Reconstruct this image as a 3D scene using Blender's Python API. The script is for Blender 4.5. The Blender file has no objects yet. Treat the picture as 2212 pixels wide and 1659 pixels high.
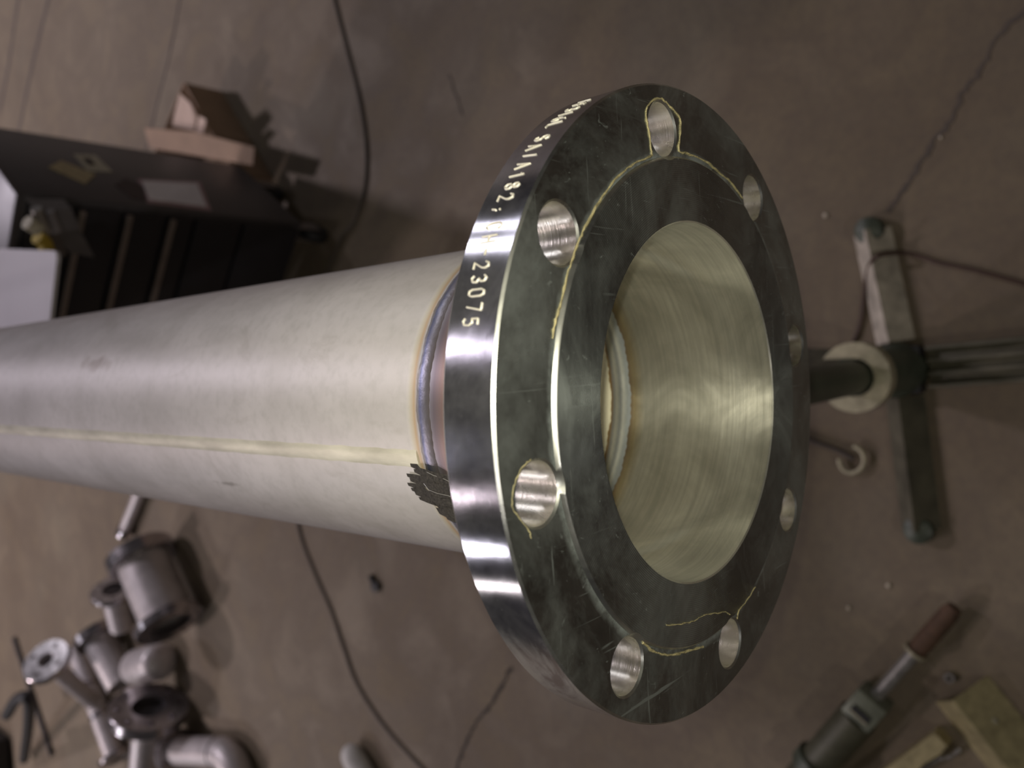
import bpy, bmesh, math, random
from mathutils import Vector, Matrix
random.seed(7)
scene = bpy.context.scene
COL = scene.collection
PI = math.pi

# ------------------------------------------------------------------ camera
F_PX, CXP, CYP = 1724.9, 1106.0, 829.5
CAM_ROT = Matrix(((-0.0504, 0.9979, 0.0405), (-0.76, -0.012, -0.6498), (-0.648, -0.0636, 0.759)))
CAM_LOC = Vector((0, 0, 1.55))
cam_data = bpy.data.cameras.new('camera')
cam_data.sensor_width = 36.0
cam_data.lens = 36.0 * F_PX / 2212.0
cam_data.clip_start = 0.02
cam_data.dof.use_dof = True
cam_data.dof.focus_distance = 0.345
cam_data.dof.aperture_fstop = 8.0
cam = bpy.data.objects.new('camera', cam_data)
m4 = CAM_ROT.to_4x4(); m4.translation = CAM_LOC
cam.matrix_world = m4
COL.objects.link(cam)
scene.camera = cam

# ------------------------------------------------------------------ world, lights, exposure
world = bpy.data.worlds.new('shop_air'); scene.world = world
world.use_nodes = True
wb = world.node_tree.nodes['Background']
wb.inputs[0].default_value = (0.95, 0.88, 0.88, 1); wb.inputs[1].default_value = 0.032

def lamp(loc, power, size, col=(1.0, 0.9, 0.97)):
    d = bpy.data.lights.new('high_bay_lamp', 'AREA'); d.shape = 'DISK'; d.size = size
    d.energy = power; d.color = col
    o = bpy.data.objects.new('high_bay_lamp', d); o.location = loc; COL.objects.link(o)
for l, p, s, c in (((1.95, 6.2, 5), 150, .5, (.97, .87, .98)), ((-1.2, 6.0, 5), 12, 1.5, (.9, .88, 1.0)), ((-2.7, 6.2, 5), 105, .48, (1.0, .84, .86)),
                   ((-5.2, 6.6, 5), 105, .40, (.97, .92, 1.0)), ((-11.5, 11, 6), 130, .5, (1.0, .9, .85)), ((10, 10, 6), 240, .6, (.95, .92, 1.0)),
                   ((14.5, 13, 6), 260, .6, (.93, .9, 1.0)), ((-1.95, -4.6, 5), 45, .13, (1.0, .94, .88))):
    lamp(l, p, s, c)
# the phone's own LED, beside its lens
fd = bpy.data.lights.new('phone_flash', 'AREA'); fd.shape = 'DISK'; fd.size = 0.008
fd.energy = 1.5; fd.color = (1.0, 0.95, 0.73)
fo = bpy.data.objects.new('phone_flash', fd)
mf = CAM_ROT.to_4x4(); mf.translation = CAM_LOC + CAM_ROT @ Vector((-0.006, 0.014, 0.002))
fo.matrix_world = mf; COL.objects.link(fo)

vs = scene.view_settings
vs.view_transform = 'Standard'; vs.look = 'None'; vs.exposure = 0.12; vs.gamma = 1.0
vs.use_curve_mapping = False

# ------------------------------------------------------------------ helpers
def ray(px, py):
    return CAM_ROT @ Vector(((px - CXP) / F_PX, -(py - CYP) / F_PX, -1.0))
def at(px, py, z=0.0):
    d = ray(px, py); return CAM_LOC + d * ((z - CAM_LOC.z) / d.z)
def on_plane(px, py, p0, n):
    d = ray(px, py); return CAM_LOC + d * (((p0 - CAM_LOC).dot(n)) / d.dot(n))

class NT:
    def __init__(s, name):
        s.m = bpy.data.materials.new(name); s.m.use_nodes = True
        s.t = s.m.node_tree; s.n = s.t.nodes; s.b = s.n['Principled BSDF']
    def node(s, typ, **kw):
        n = s.n.new(typ)
        for k, v in kw.items(): setattr(n, k, v)
        return n
    def put(s, sock, v):
        if isinstance(v, bpy.types.NodeSocket): s.t.links.new(v, sock)
        else: sock.default_value = v
    def pset(s, **kw):
        for k, v in kw.items(): s.put(s.b.inputs[k.replace('_', ' ')], v)
    def coords(s, scale=(1, 1, 1), loc=(0, 0, 0)):
        tc = s.node('ShaderNodeTexCoord'); mp = s.node('ShaderNodeMapping')
        mp.inputs['Scale'].default_value = scale; mp.inputs['Location'].default_value = loc
        s.t.links.new(tc.outputs['Object'], mp.inputs[0]); return mp.outputs[0]
    def noise(s, scale, detail=4, rough=.55, vec=None, dist=0):
        n = s.node('ShaderNodeTexNoise'); n.inputs['Scale'].default_value = scale
        n.inputs['Detail'].default_value = detail; n.inputs['Roughness'].default_value = rough
        n.inputs['Distortion'].default_value = dist
        s.t.links.new(vec if vec is not None else s.coords(), n.inputs['Vector']); return n.outputs['Fac']
    def ramp(s, fac, stops):
        r = s.node('ShaderNodeValToRGB'); cr = r.color_ramp
        while len(cr.elements) < len(stops): cr.elements.new(.5)
        for e, (p, c) in zip(cr.elements, stops):
            e.position = p; e.color = (c, c, c, 1) if isinstance(c, (int, float)) else (*c, 1)
        s.put(r.inputs[0], fac); return r.outputs[0]
    def mix(s, fac, a, b, mode='MIX'):
        n = s.node('ShaderNodeMix', data_type='RGBA', blend_type=mode)
        s.put(n.inputs[0], fac)
        for k, v in ((6, a), (7, b)):
            s.put(n.inputs[k], v if isinstance(v, bpy.types.NodeSocket) else (*v, 1))
        return n.outputs[2]
    def math(s, op, a, b=0.0, c=None):
        n = s.node('ShaderNodeMath', operation=op); s.put(n.inputs[0], a); s.put(n.inputs[1], b)
        if c is not None: s.put(n.inputs[2], c)
        return n.outputs[0]
    def sep(s):
        x = s.node('ShaderNodeSeparateXYZ'); s.t.links.new(s.coords(), x.inputs[0]); return x.outputs
    def bump(s, h, strength=.3, dist=.001, prev=None):
        b = s.node('ShaderNodeBump'); b.inputs['Strength'].default_value = strength
        b.inputs['Distance'].default_value = dist; s.put(b.inputs['Height'], h)
        if prev is not None: s.t.links.new(prev, b.inputs['Normal'])
        return b.outputs[0]
    def aniso(s, amount, rot=.25, axis='Y'):
        t = s.node('ShaderNodeTangent', direction_type='RADIAL', axis=axis)
        s.t.links.new(t.outputs[0], s.b.inputs['Tangent'])
        s.b.inputs['Anisotropic'].default_value = amount; s.b.inputs['Anisotropic Rotation'].default_value = rot

def simple(name, col, rough=.5, metal=0.0, var=.15, vscale=30, bump=0.0, rvar=.1):
    n = NT(name)
    f = n.noise(vscale, 5)
    dark = tuple(c * (1 - var) for c in col); lite = tuple(min(1, c * (1 + var)) for c in col)
    n.pset(Base_Color=n.mix(n.ramp(f, [(.3, 0.0), (.7, 1.0)]), dark, lite), Metallic=metal,
           Roughness=n.math('ADD', n.math('MULTIPLY', f, rvar * 2), rough - rvar))
    if bump: n.pset(Normal=n.bump(n.noise(vscale * 6, 3), bump, .002))
    return n.m

def mesh_obj(name, verts, faces, mat, parent=None, smooth=None):
    me = bpy.data.meshes.new(name); me.from_pydata([tuple(v) for v in verts], [], faces)
    bm = bmesh.new(); bm.from_mesh(me); bmesh.ops.recalc_face_normals(bm, faces=bm.faces); bm.to_mesh(me); bm.free()
    return wrap(name, me, mat, parent, smooth)
def wrap(name, me, mat, parent=None, smooth=None):
    if mat is not None:
        for mm in (mat if isinstance(mat, (list, tuple)) else [mat]): me.materials.append(mm)
    if smooth is not None:
        me.polygons.foreach_set('use_smooth', [True] * len(me.polygons))
        me.set_sharp_from_angle(angle=math.radians(smooth))
    me.update()
    o = bpy.data.objects.new(name, me); COL.objects.link(o)
    if parent is not None: o.parent = parent
    return o
def tag(o, label, cat, group=None):
    o['label'] = label; o['category'] = cat
    if group: o['group'] = group
    return o
def thing(name, label, cat, loc=(0, 0, 0), rot=None, group=None):
    o = bpy.data.objects.new(name, None); COL.objects.link(o); o.empty_display_size = .05
    if rot is None: o.location = loc
    else:
        m = rot.to_4x4(); m.translation = Vector(loc); o.matrix_world = m
    return tag(o, label, cat, group)
def frame_from(zdir, xhint=(0, 0, 1)):
    z = Vector(zdir).normalized(); x = Vector(xhint); x = (x - z * x.dot(z)).normalized(); y = z.cross(x)
    return Matrix((x, y, z)).transposed()

class MB:
    """collects geometry for one mesh"""
    def __init__(s): s.v = []; s.f = []
    def add(s, vs, fs, M=None):
        o = len(s.v); s.v += [(M @ Vector(v) if M is not None else Vector(v)) for v in vs]
        s.f += [tuple(i + o for i in f) for f in fs]; return s
    def box(s, c, d, M=None, bev=0.0):
        bm = bmesh.new(); bmesh.ops.create_cube(bm, size=1)
        for v in bm.verts: v.co = Vector((v.co.x * d[0] + c[0], v.co.y * d[1] + c[1], v.co.z * d[2] + c[2]))
        if bev: bmesh.ops.bevel(bm, geom=bm.edges[:], offset=bev, segments=2, affect='EDGES', profile=.5)
        bm.verts.ensure_lookup_table()
        for i, v in enumerate(bm.verts): v.index = i
        s.add([v.co.copy() for v in bm.verts], [tuple(v.index for v in f.verts) for f in bm.faces], M); bm.free(); return s
    def lathe(s, prof, seg=48, axis='Z', closed=False, M=None):
        vs, fs = [], []; n = len(prof)
        for i in range(seg):
            a = 2 * PI * i / seg; c, sn = math.cos(a), math.sin(a)
            for r, h in prof:
                vs.append((r * c, r * sn, h) if axis == 'Z' else (r * sn, h, r * c))
        for i in range(seg):
            j = (i + 1) % seg
            for k in range(n if closed else n - 1):
                k2 = (k + 1) % n
                fs.append((i * n + k, i * n + k2, j * n + k2, j * n + k))
        return s.add(vs, fs, M)
    def tube(s, pts, r, seg=10, caps=True, M=None):
        pts = [Vector(p) for p in pts]; n = len(pts); rr = r if isinstance(r, (list, tuple)) else [r] * n
        vs, fs = [], []; up = None
        for i, p in enumerate(pts):
            t = (pts[min(i + 1, n - 1)] - pts[max(i - 1, 0)]).normalized()
            if up is None: up = Vector((0, 0, 1)) if abs(t.z) < .9 else Vector((1, 0, 0))
            up = (up - t * up.dot(t)).normalized(); b = t.cross(up)
            for k in range(seg):
                a = 2 * PI * k / seg; vs.append(p + (up * math.cos(a) + b * math.sin(a)) * rr[i])
        for i in range(n - 1):
            for k in range(seg):
                k2 = (k + 1) % seg; fs.append((i * seg + k, i * seg + k2, (i + 1) * seg + k2, (i + 1) * seg + k))
        if caps: fs += [tuple(range(seg))[::-1], tuple((n - 1) * seg + k for k in range(seg))]
        return s.add(vs, fs, M)
    def prism(s, poly, z0, z1, M=None):
        n = len(poly); vs = [(x, y, z0) for x, y in poly] + [(x, y, z1) for x, y in poly]
        fs = [tuple(range(n))[::-1], tuple(range(n, 2 * n))] + [(i, (i + 1) % n, n + (i + 1) % n, n + i) for i in range(n)]
        return s.add(vs, fs, M)
    def build(s, name, mat, parent=None, smooth=None): return mesh_obj(name, s.v, s.f, mat, parent, smooth)

def spline(pts, per=6):
    pts = [Vector(p) for p in pts]; out = []
    for i in range(len(pts) - 1):
        p0, p1, p2, p3 = pts[max(i - 1, 0)], pts[i], pts[i + 1], pts[min(i + 2, len(pts) - 1)]
        for k in range(per):
            t = k / per
            out.append(.5 * ((2 * p1) + (p2 - p0) * t + (2 * p0 - 5 * p1 + 4 * p2 - p3) * t * t + (3 * p1 - p0 - 3 * p2 + p3) * t ** 3))
    return out + [pts[-1]]
def boolean_cut(body, cutter):
    md = body.modifiers.new('cut', 'BOOLEAN'); md.operation = 'DIFFERENCE'; md.solver = 'EXACT'; md.object = cutter
    dg = bpy.context.evaluated_depsgraph_get(); dg.update()
    me = bpy.data.meshes.new_from_object(body.evaluated_get(dg)); body.modifiers.clear()
    body.data = me; bpy.data.objects.remove(cutter); return me

# ------------------------------------------------------------------ materials
def mat_concrete():
    n = NT('concrete_floor')
    big = n.noise(.9, 5, .6); mid = n.noise(4.5, 6, .6, dist=.6); fine = n.noise(60, 4, .6)
    c = n.mix(n.ramp(big, [(.32, 0.0), (.68, 1.0)]), (.160, .122, .080), (.243, .196, .134))
    c = n.mix(n.ramp(mid, [(.35, .0), (.5, .35), (.62, 0.0)]), c, (.112, .085, .066))
    c = n.mix(n.ramp(n.noise(2.2, 4, .5, n.coords((1, 1, 1), (9, 4, 1))), [(.55, 0.0), (.75, .45)]), c, (.185, .165, .120))
    c = n.mix(n.ramp(fine, [(.35, .25), (.6, 0.0)]), c, (.10, .08, .07))
    n.pset(Base_Color=c, Roughness=n.ramp(mid, [(.3, .55), (.7, .8)]), Specular_IOR_Level=.3,
           Normal=n.bump(fine, .25, .002))
    return n.m
M_FLOOR = mat_concrete()
M_CRACK = simple('crack_dirt', (.045, .036, .03), .9)
M_JOINT = simple('joint_filler', (.100, .080, .066), .85)

def tint(n, y, base, stops, lo, hi):
    f = n.math('DIVIDE', n.math('SUBTRACT', y, lo), hi - lo)
    f = n.math('ADD', f, n.math('MULTIPLY', n.math('SUBTRACT', n.noise(18, 3), .5), .10))
    return f

def mat_pipe():
    n = NT('pickled_steel_pipe'); o = n.sep()
    cloud = n.noise(9, 5, .6, n.coords((1.6, .8, 1.6))); fine = n.noise(160, 4, .6)
    c = n.mix(n.ramp(cloud, [(.35, 0.0), (.7, 1.0)]), (.55, .52, .52), (.71, .675, .68))
    c = n.mix(n.ramp(fine, [(.3, .3), (.55, 0.0)]), c, (.42, .41, .39))
    # hand smears and rub marks
    sm = n.noise(7, 6, .65, n.coords((2.2, 1.0, 2.2), (3, 1, 0)), 1.2)
    c = n.mix(n.ramp(sm, [(.58, 0.0), (.66, .30), (.72, .12)]), c, (.37, .345, .31))
    # soft bands round the pipe left by rollers
    bn = n.node('ShaderNodeMath', operation='SINE')
    n.put(bn.inputs[0], n.math('ADD', n.math('MULTIPLY', o['Y'], 52), n.math('MULTIPLY', n.noise(6, 2), 5)))
    c = n.mix(n.ramp(bn.outputs[0], [(.75, 0.0), (1.0, .14)]), c, (.40, .38, .35))
    # one brown smear, out along the crown
    def spot(cx, cy, cz, sx, sy, sz, amp, col, c):
        v = n.coords((1 / sx, 1 / sy, 1 / sz), (-cx / sx, -cy / sy, -cz / sz))
        ln = n.node('ShaderNodeVectorMath', operation='LENGTH'); n.t.links.new(v, ln.inputs[0])
        d = n.math('ADD', ln.outputs['Value'], n.math('MULTIPLY', n.noise(40, 4, .6, None, 1), 1.1))
        return n.mix(n.ramp(d, [(.75, amp), (1.15, 0.0)]), c, col)
    c = spot(.034, .455, .077, .016, .065, .03, .6, (.25, .20, .17), c)
    c = spot(-.0465, .288, .070, .005, .045, .02, .6, (.2, .18, .16), c)
    # heat tint beside the girth weld
    f = tint(n, o['Y'], None, None, .088, .108)
    tc = n.ramp(f, [(.0, (.30, .22, .16)), (.28, (.25, .24, .34)), (.42, (.42, .42, .48)), (.53, (.46, .28, .10)), (.66, (.60, .52, .32)), (.85, (1, 1, 1))])
    am = n.ramp(f, [(.46, .9), (.58, .5), (.80, 0.0)])
    c = n.mix(am, c, tc)
    n.pset(Base_Color=c, Metallic=.15, Roughness=n.ramp(cloud, [(.3, .40), (.7, .52)]), Specular_IOR_Level=.4,
           Normal=n.bump(fine, .12, .0006))
    return n.m
M_PIPE = mat_pipe()
M_PIPE_IN = simple('pipe_inside', (.82, .77, .60), .5, .1, .08, 40)
def mat_seam():
    n = NT('seam_weld'); f = n.noise(60, 5, .6, n.coords((1, .35, 1)))
    n.pset(Base_Color=n.mix(n.ramp(f, [(.35, 0.0), (.65, 1.0)]), (.56, .53, .44), (.80, .765, .64)), Metallic=.15, Roughness=.46,
           Normal=n.bump(f, .5, .001))
    return n.m
M_SEAM = mat_seam()

def machined(name, base, rough, aniso, kind, dust=.0, dustcol=(.30, .29, .24), groove=.15, streak=.0, dusty_side=False):
    n = NT(name); o = n.sep()
    if kind == 'axial':      # grooves run round the axis, spaced along it
        g = n.noise(1, 4, .7, n.coords((9, 1400, 9)))
    else:                    # rings on a flat face
        r2 = n.math('SQRT', n.math('ADD', n.math('MULTIPLY', o['X'], o['X']), n.math('MULTIPLY', o['Z'], o['Z'])))
        sn = n.node('ShaderNodeMath', operation='SINE'); n.put(sn.inputs[0], n.math('MULTIPLY', r2, 2 * PI / .00085)); g = sn.outputs[0]
    smudge = n.noise(22, 6, .62, None, .8); spk = n.noise(380, 3, .6)
    c = n.mix(n.ramp(smudge, [(.3, 0.0), (.7, 1.0)]), tuple(x * .66 for x in base), tuple(min(1, x * 1.2) for x in base))
    dm = n.math('MULTIPLY', n.ramp(n.noise(13, 6, .7, n.coords((1, 1, 1), (5, 2, 8)), .6), [(.42, 0.0), (.72, 1.0)]), dust)
    dm = n.math('ADD', dm, n.math('MULTIPLY', n.ramp(spk, [(.70, 0.0), (.76, 1.0)]), dust * .8))
    if dusty_side:   # dried splash of dust on one side of the rim
        sd = n.math('MULTIPLY', n.ramp(n.math('MULTIPLY', o['X'], -8.0), [(.55, 0.0), (.85, 1.0)]), n.ramp(n.noise(30, 6, .7, n.coords((1, 2.5, 1)), 1), [(.40, 0.0), (.62, .75)]))
        dm = n.math('MAXIMUM', dm, sd)
    if streak: c = n.mix(n.ramp(n.noise(1, 5, .7, n.coords((14, 420, 14))), [(.35, streak), (.6, 0.0)]), c, tuple(x * .45 for x in base))
    if kind == 'rings':
        # fine handling scratches in two directions, and dried dirt against the raised step
        for sc_, lo in (((260, 1, 9), (0, 0, 0)), ((14, 1, 300), (4, 0, 2)), ((180, 1, 120), (1, 0, 7))):
            sm_ = n.ramp(n.noise(1, 3, .6, n.coords(sc_, lo), 1.5), [(.66, 0.0), (.72, dust * 1.1)])
            dm = n.math('MAXIMUM', dm, sm_)
        st_ = n.math('MULTIPLY', n.ramp(n.math('MULTIPLY', r2, 5.0), [(.5445, 0.0), (.547, .55), (.5555, .35), (.566, 0.0)]), n.ramp(n.noise(45, 5, .7), [(.38, 0.0), (.6, 1.0)]))
        dm = n.math('MAXIMUM', dm, st_)
    c = n.mix(dm, c, dustcol)
    n.pset(Base_Color=c, Metallic=n.math('SUBTRACT', 1.0, dm), Roughness=n.math('ADD', n.math('MULTIPLY', smudge, .30), rough - .15))
    n.pset(Normal=n.bump(g, groove, .0002))
    if aniso: n.aniso(aniso)
    return n
M_FACE = machined('flange_face_metal', (.37, .41, .42), .25, .5, 'rings', .20, (.17, .20, .21), .08).m
M_RF = machined('raised_face_metal', (.38, .42, .43), .28, .75, 'rings', .18, (.18, .21, .215), .55).m
M_RIM = machined('flange_rim_metal', (.58, .58, .64), .16, .8, 'axial', .08, (.24, .21, .17), .12, 0, True).m
M_EDGE = machined('flange_edge_metal', (.56, .57, .55), .30, 0, 'axial', .08, (.3, .3, .25), .1).m
def mat_bore():
    q = machined('flange_bore_metal', (.70, .69, .62), .34, .75, 'axial', .08, (.34, .31, .22), .35, .40)
    o = q.sep(); f = tint(q, o['Y'], None, None, .066, .092)
    src = q.b.inputs['Base Color'].links[0].from_socket
    tc = q.ramp(f, [(.4, (1, 1, 1)), (.66, (.88, .74, .52)), (.78, (.66, .50, .36)), (.88, (.52, .56, .64)), (1, (.75, .78, .8))])
    q.put(q.b.inputs['Base Color'], q.mix(1.0, src, tc, 'MULTIPLY'))
    for l in list(q.b.inputs['Metallic'].links): q.t.links.remove(l)
    q.pset(Metallic=.80, Coat_Weight=1.0, Coat_Roughness=.13, Coat_IOR=2.6)
    return q.m
M_BORE = mat_bore()
M_HOLE = machined('bolt_hole_metal', (.84, .81, .72), .27, 0, 'axial', .1, (.4, .36, .26), .4).m
def mat_hub():
    n = NT('tinted_hub_metal'); o = n.sep()
    f = n.math('DIVIDE', n.math('SUBTRACT', o['Y'], .055), .035)
    c = n.ramp(f, [(0, (.50, .49, .48)), (.3, (.30, .21, .17)), (.6, (.36, .24, .19)), (.85, (.24, .20, .22)), (1, (.36, .36, .40))])
    n.pset(Base_Color=c, Metallic=.75, Roughness=.46, Normal=n.bump(n.noise(1, 4, .7, n.coords((8, 900, 8))), .3, .0003)); n.aniso(.4)
    return n.m
M_HUB = mat_hub()
def mat_weld(name, stops, lo, hi, rough=.3):
    n = NT(name); o = n.sep()
    n.pset(Base_Color=n.ramp(tint(n, o['Y'], None, None, lo, hi), stops), Metallic=.9, Roughness=rough,
           Normal=n.bump(n.noise(220, 3), .4, .0006))
    return n.m
M_WELD_OUT = mat_weld('outer_weld', [(0, (.28, .22, .20)), (.4, (.35, .34, .38)), (.65, (.22, .24, .36)), (.85, (.52, .50, .46)), (1, (.46, .30, .12))], .086, .098, .42)
M_WELD_IN = mat_weld('inner_weld', [(.05, (.42, .46, .54)), (.25, (.52, .56, .58)), (.36, (.9, .92, .9)), (.48, (.46, .49, .52)), (.62, (.9, .9, .84)), (.74, (.62, .62, .62)), (.86, (.72, .46, .18)), (1, (.85, .76, .52))], .084, .103, .5)
M_STAMP = simple('stamped_mark', (.66, .63, .55), .5, .35, .1)
M_RESIDUE = simple('yellow_glue_residue', (.30, .26, .14), .6, 0, .4, 300, .5)
M_SCUFF = simple('black_scuff', (.075, .066, .06), .6, .2, .6, 900, .8)
M_SILVER = simple('scuff_silver', (.55, .53, .52), .4, .7)

# ------------------------------------------------------------------ setting
floor = MB().add([(-16, -6, 0), (16, -6, 0), (16, 22, 0), (-16, 22, 0)], [(0, 1, 2, 3)]).build('floor', M_FLOOR)
floor['kind'] = 'structure'
def ribbon(name, pix, w, mat, jitter=0.0, z=.0012, per=6):
    pts = spline([at(x, y) for x, y in pix], per); mb = MB(); vs = []
    for i, p in enumerate(pts):
        t = (pts[min(i + 1, len(pts) - 1)] - pts[max(i - 1, 0)]); t.z = 0; t.normalize(); nn = Vector((-t.y, t.x, 0))
        j = nn * random.uniform(-jitter, jitter); ww = w * random.uniform(.6, 1.3) if jitter else w
        a, b = p + nn * ww / 2 + j, p - nn * ww / 2 + j
        vs += [(a.x, a.y, z), (b.x, b.y, z), (a.x, a.y, -.01), (b.x, b.y, -.01)]
    fs = []
    for i in range(len(pts) - 1):
        o = 4 * i; q = o + 4
        fs += [(o, o + 1, q + 1, q), (o, q, q + 2, o + 2), (o + 1, o + 3, q + 3, q + 1)]
    return mesh_obj(name, vs, fs, mat, floor)
ribbon('control_joint', [(398, -60), (368, 110), (330, 262), (250, 600)], .014, M_JOINT)
ribbon('control_joint', [(120, -60), (70, 140), (38, 300)], .03, M_JOINT)
ribbon('control_joint', [(45, -40), (22, 120), (0, 240)], .03, M_JOINT)
ribbon('floor_crack', [(1105, 1440), (1085, 1480), (1060, 1520), (1030, 1560), (1003, 1610), (985, 1670)], .009, M_CRACK, .004)
ribbon('floor_crack', [(2230, 10), (2160, 72), (2140, 110), (2110, 165), (2080, 200), (2052, 262), (2020, 300), (1990, 350), (1950, 410), (1915, 460)], .008, M_JOINT, .003)
ribbon('floor_crack', [(1000, 250), (985, 205), (970, 160)], .006, M_JOINT, .002)

# ------------------------------------------------------------------ flanged pipe
FC = Vector((-0.0269, 0.1716, 1.22))
pipe_root = thing('flanged_pipe', 'long pale steel pipe ending in a shiny eight-hole flange nearest the camera', 'pipe', FC)
SEG = 192
prof = [(.0806, -.0010), (.0812, -.0016), (.1080, -.0016), (.1085, -.0012), (.1092, .0), (.1388, .0), (.1397, .0009),
        (.1397, .0226), (.1388, .0238), (.104, .0238), (.0985, .0252), (.0955, .030), (.0860, .076), (.0843, .0890), (.0806, .0890)]
fl = MB().lathe(prof, SEG, 'Y', True).build('flange', None, pipe_root)
cut = MB()
for k in range(8):
    az = math.radians(79.4 + 45 * k); cx, cz = .12065 * math.sin(az), .12065 * math.cos(az)
    hp = [(0, -.004), (.0150, -.004), (.0123, -.00005), (.0114, .0008), (.0114, .0232), (.0122, .0240), (.015, .028), (0, .028)]
    vs, fs = [], []; S = 48
    vs.append((cx, -.004, cz)); vs.append((cx, .028, cz)); ring = hp[1:-1]
    for i in range(S):
        a = 2 * PI * i / S
        for r, h in ring: vs.append((cx + r * math.sin(a), h, cz + r * math.cos(a)))
    n = len(ring)
    for i in range(S):
        j = (i + 1) % S
        for q in range(n - 1): fs.append((2 + i * n + q, 2 + i * n + q + 1, 2 + j * n + q + 1, 2 + j * n + q))
        fs.append((0, 2 + i * n, 2 + j * n)); fs.append((1, 2 + j * n + n - 1, 2 + i * n + n - 1))
    cut.add(vs, fs)
cutter = cut.build('cutter', None, pipe_root)
me = boolean_cut(fl, cutter)
for mm in (M_FACE, M_RF, M_RIM, M_BORE, M_HOLE, M_HUB, M_EDGE): me.materials.append(mm)
for p in me.polygons:
    c = p.center; r = math.hypot(c.x, c.z); nn = p.normal; rad = (nn.x * c.x + nn.z * c.z) / max(r, 1e-6)
    i = 0
    if r < .0813 and rad < -.5: i = 3
    elif r > .1392 and rad > .99: i = 2
    elif r > .1389 and abs(nn.y) > .2 and abs(nn.y) < .95: i = 6
    elif abs(nn.y) > .98 and c.y < -.001 and r < .1085: i = 1
    elif abs(nn.y) > .98: i = 0
    elif c.y > .024 and r < .105: i = 5
    elif .105 < r < .137 and c.y > -.0001:
        i = 6 if .3 < abs(nn.y) < .9 else 4
    else: i = 6
    p.material_index = i
me.polygons.foreach_set('use_smooth', [True] * len(me.polygons)); me.set_sharp_from_angle(angle=math.radians(24))

# raised marks stamped round the rim, single strokes
ST = {
 'S': [[(.9, .8), (.7, .98), (.3, .98), (.1, .78), (.25, .56), (.75, .44), (.9, .22), (.7, .02), (.3, .02), (.1, .2)]],
 'A': [[(.05, 0), (.5, 1), (.95, 0)], [(.22, .36), (.78, .36)]], '/': [[(.3, 0), (.7, 1)]],
 '1': [[(.3, .78), (.52, 1), (.52, 0)]], '8': [[(.5, .52), (.2, .66), (.2, .88), (.5, 1), (.8, .88), (.8, .66), (.5, .52), (.12, .36), (.12, .12), (.5, 0), (.88, .12), (.88, .36), (.5, .52)]],
 '2': [[(.1, .78), (.25, .97), (.65, 1), (.88, .8), (.8, .55), (.1, 0), (.92, 0)]], ',': [[(.55, .18), (.45, .12), (.35, -.1)], [(.5, .5), (.55, .42)]],
 'C': [[(.9, .8), (.65, 1), (.35, 1), (.1, .75), (.1, .25), (.35, 0), (.65, 0), (.9, .2)]], 'H': [[(.1, 0), (.1, 1)], [(.9, 0), (.9, 1)], [(.1, .5), (.9, .5)]],
 '-': [[(.1, .45), (.9, .45)]], '3': [[(.12, .85), (.4, 1), (.8, .9), (.85, .66), (.45, .53), (.9, .38), (.85, .1), (.4, 0), (.1, .14)]],
 '0': [[(.3, 0), (.1, .2), (.1, .8), (.3, 1), (.7, 1), (.9, .8), (.9, .2), (.7, 0), (.3, 0)]], '7': [[(.08, 1), (.92, 1), (.45, 0)]],
 '5': [[(.88, 1), (.2, 1), (.15, .58), (.6, .62), (.9, .42), (.85, .1), (.4, 0), (.1, .12)]], '6': [[(.75, 1), (.3, .7), (.1, .3), (.3, 0), (.7, 0), (.9, .25), (.65, .48), (.25, .42), (.12, .25)]],
 'L': [[(.15, 1), (.15, 0), (.85, 0)]], 'F': [[(.15, 0), (.15, 1), (.9, 1)], [(.15, .53), (.75, .53)]]}
def rim_pt(az, y, r=.1397): return Vector((r * math.sin(math.radians(az)), y, r * math.cos(math.radians(az))))
line = [('5', 15.6), ('7', 17.7), ('0', 19.8), ('3', 21.9), ('2', 24.0), ('-', 26.1), ('H', 28.2), ('C', 30.4), (',', 33.4), ('2', 35.6), ('8', 37.8),
        ('1', 40.0), ('A', 42.2), ('/', 44.5), ('A', 46.8), ('S', 49.1), ('L', 53.4), ('6', 55.4), ('1', 57.4), ('3', 59.4), ('F', 61.5), ('/', 63.6)]
for ch, az in line:
    mb = MB(); wdeg = 1.25; hh = .0068; dy = random.uniform(-.0006, .0006)
    for stp in ST[ch]:
        pts = []
        for a, b in zip(stp[:-1], stp[1:]):
            for t in (0, .34, .67): pts.append((a[0] + (b[0] - a[0]) * t, a[1] + (b[1] - a[1]) * t))
        pts.append(stp[-1])
        # text reads towards smaller azimuth; letter tops point to the flange face (-Y)
        P = [rim_pt(az + wdeg / 2 - x * wdeg, .0122 + dy + hh / 2 - y * hh, .1398) for x, y in pts]
        mb.tube(P, .00036, 6)
    mb.build('stamped_character', M_STAMP, fl, 60)

# pipe wall
L0, L1 = .0890, 2.35
mb = MB()
ys = [L0, .092, .096, .1, .106, .12, .2, .4, .8, 1.4, L1]
mb.lathe([(.08414, y) for y in ys], 128, 'Y')
pipe = mb.build('pipe_wall', M_PIPE, pipe_root, 40)
MB().lathe([(.0843, L0 - .001), (.0807, L0 - .001), (.0807, .3), (.0807, L1), (.0841, L1)], 96, 'Y').build('pipe_lining', M_PIPE_IN, pipe_root, 40)
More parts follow.
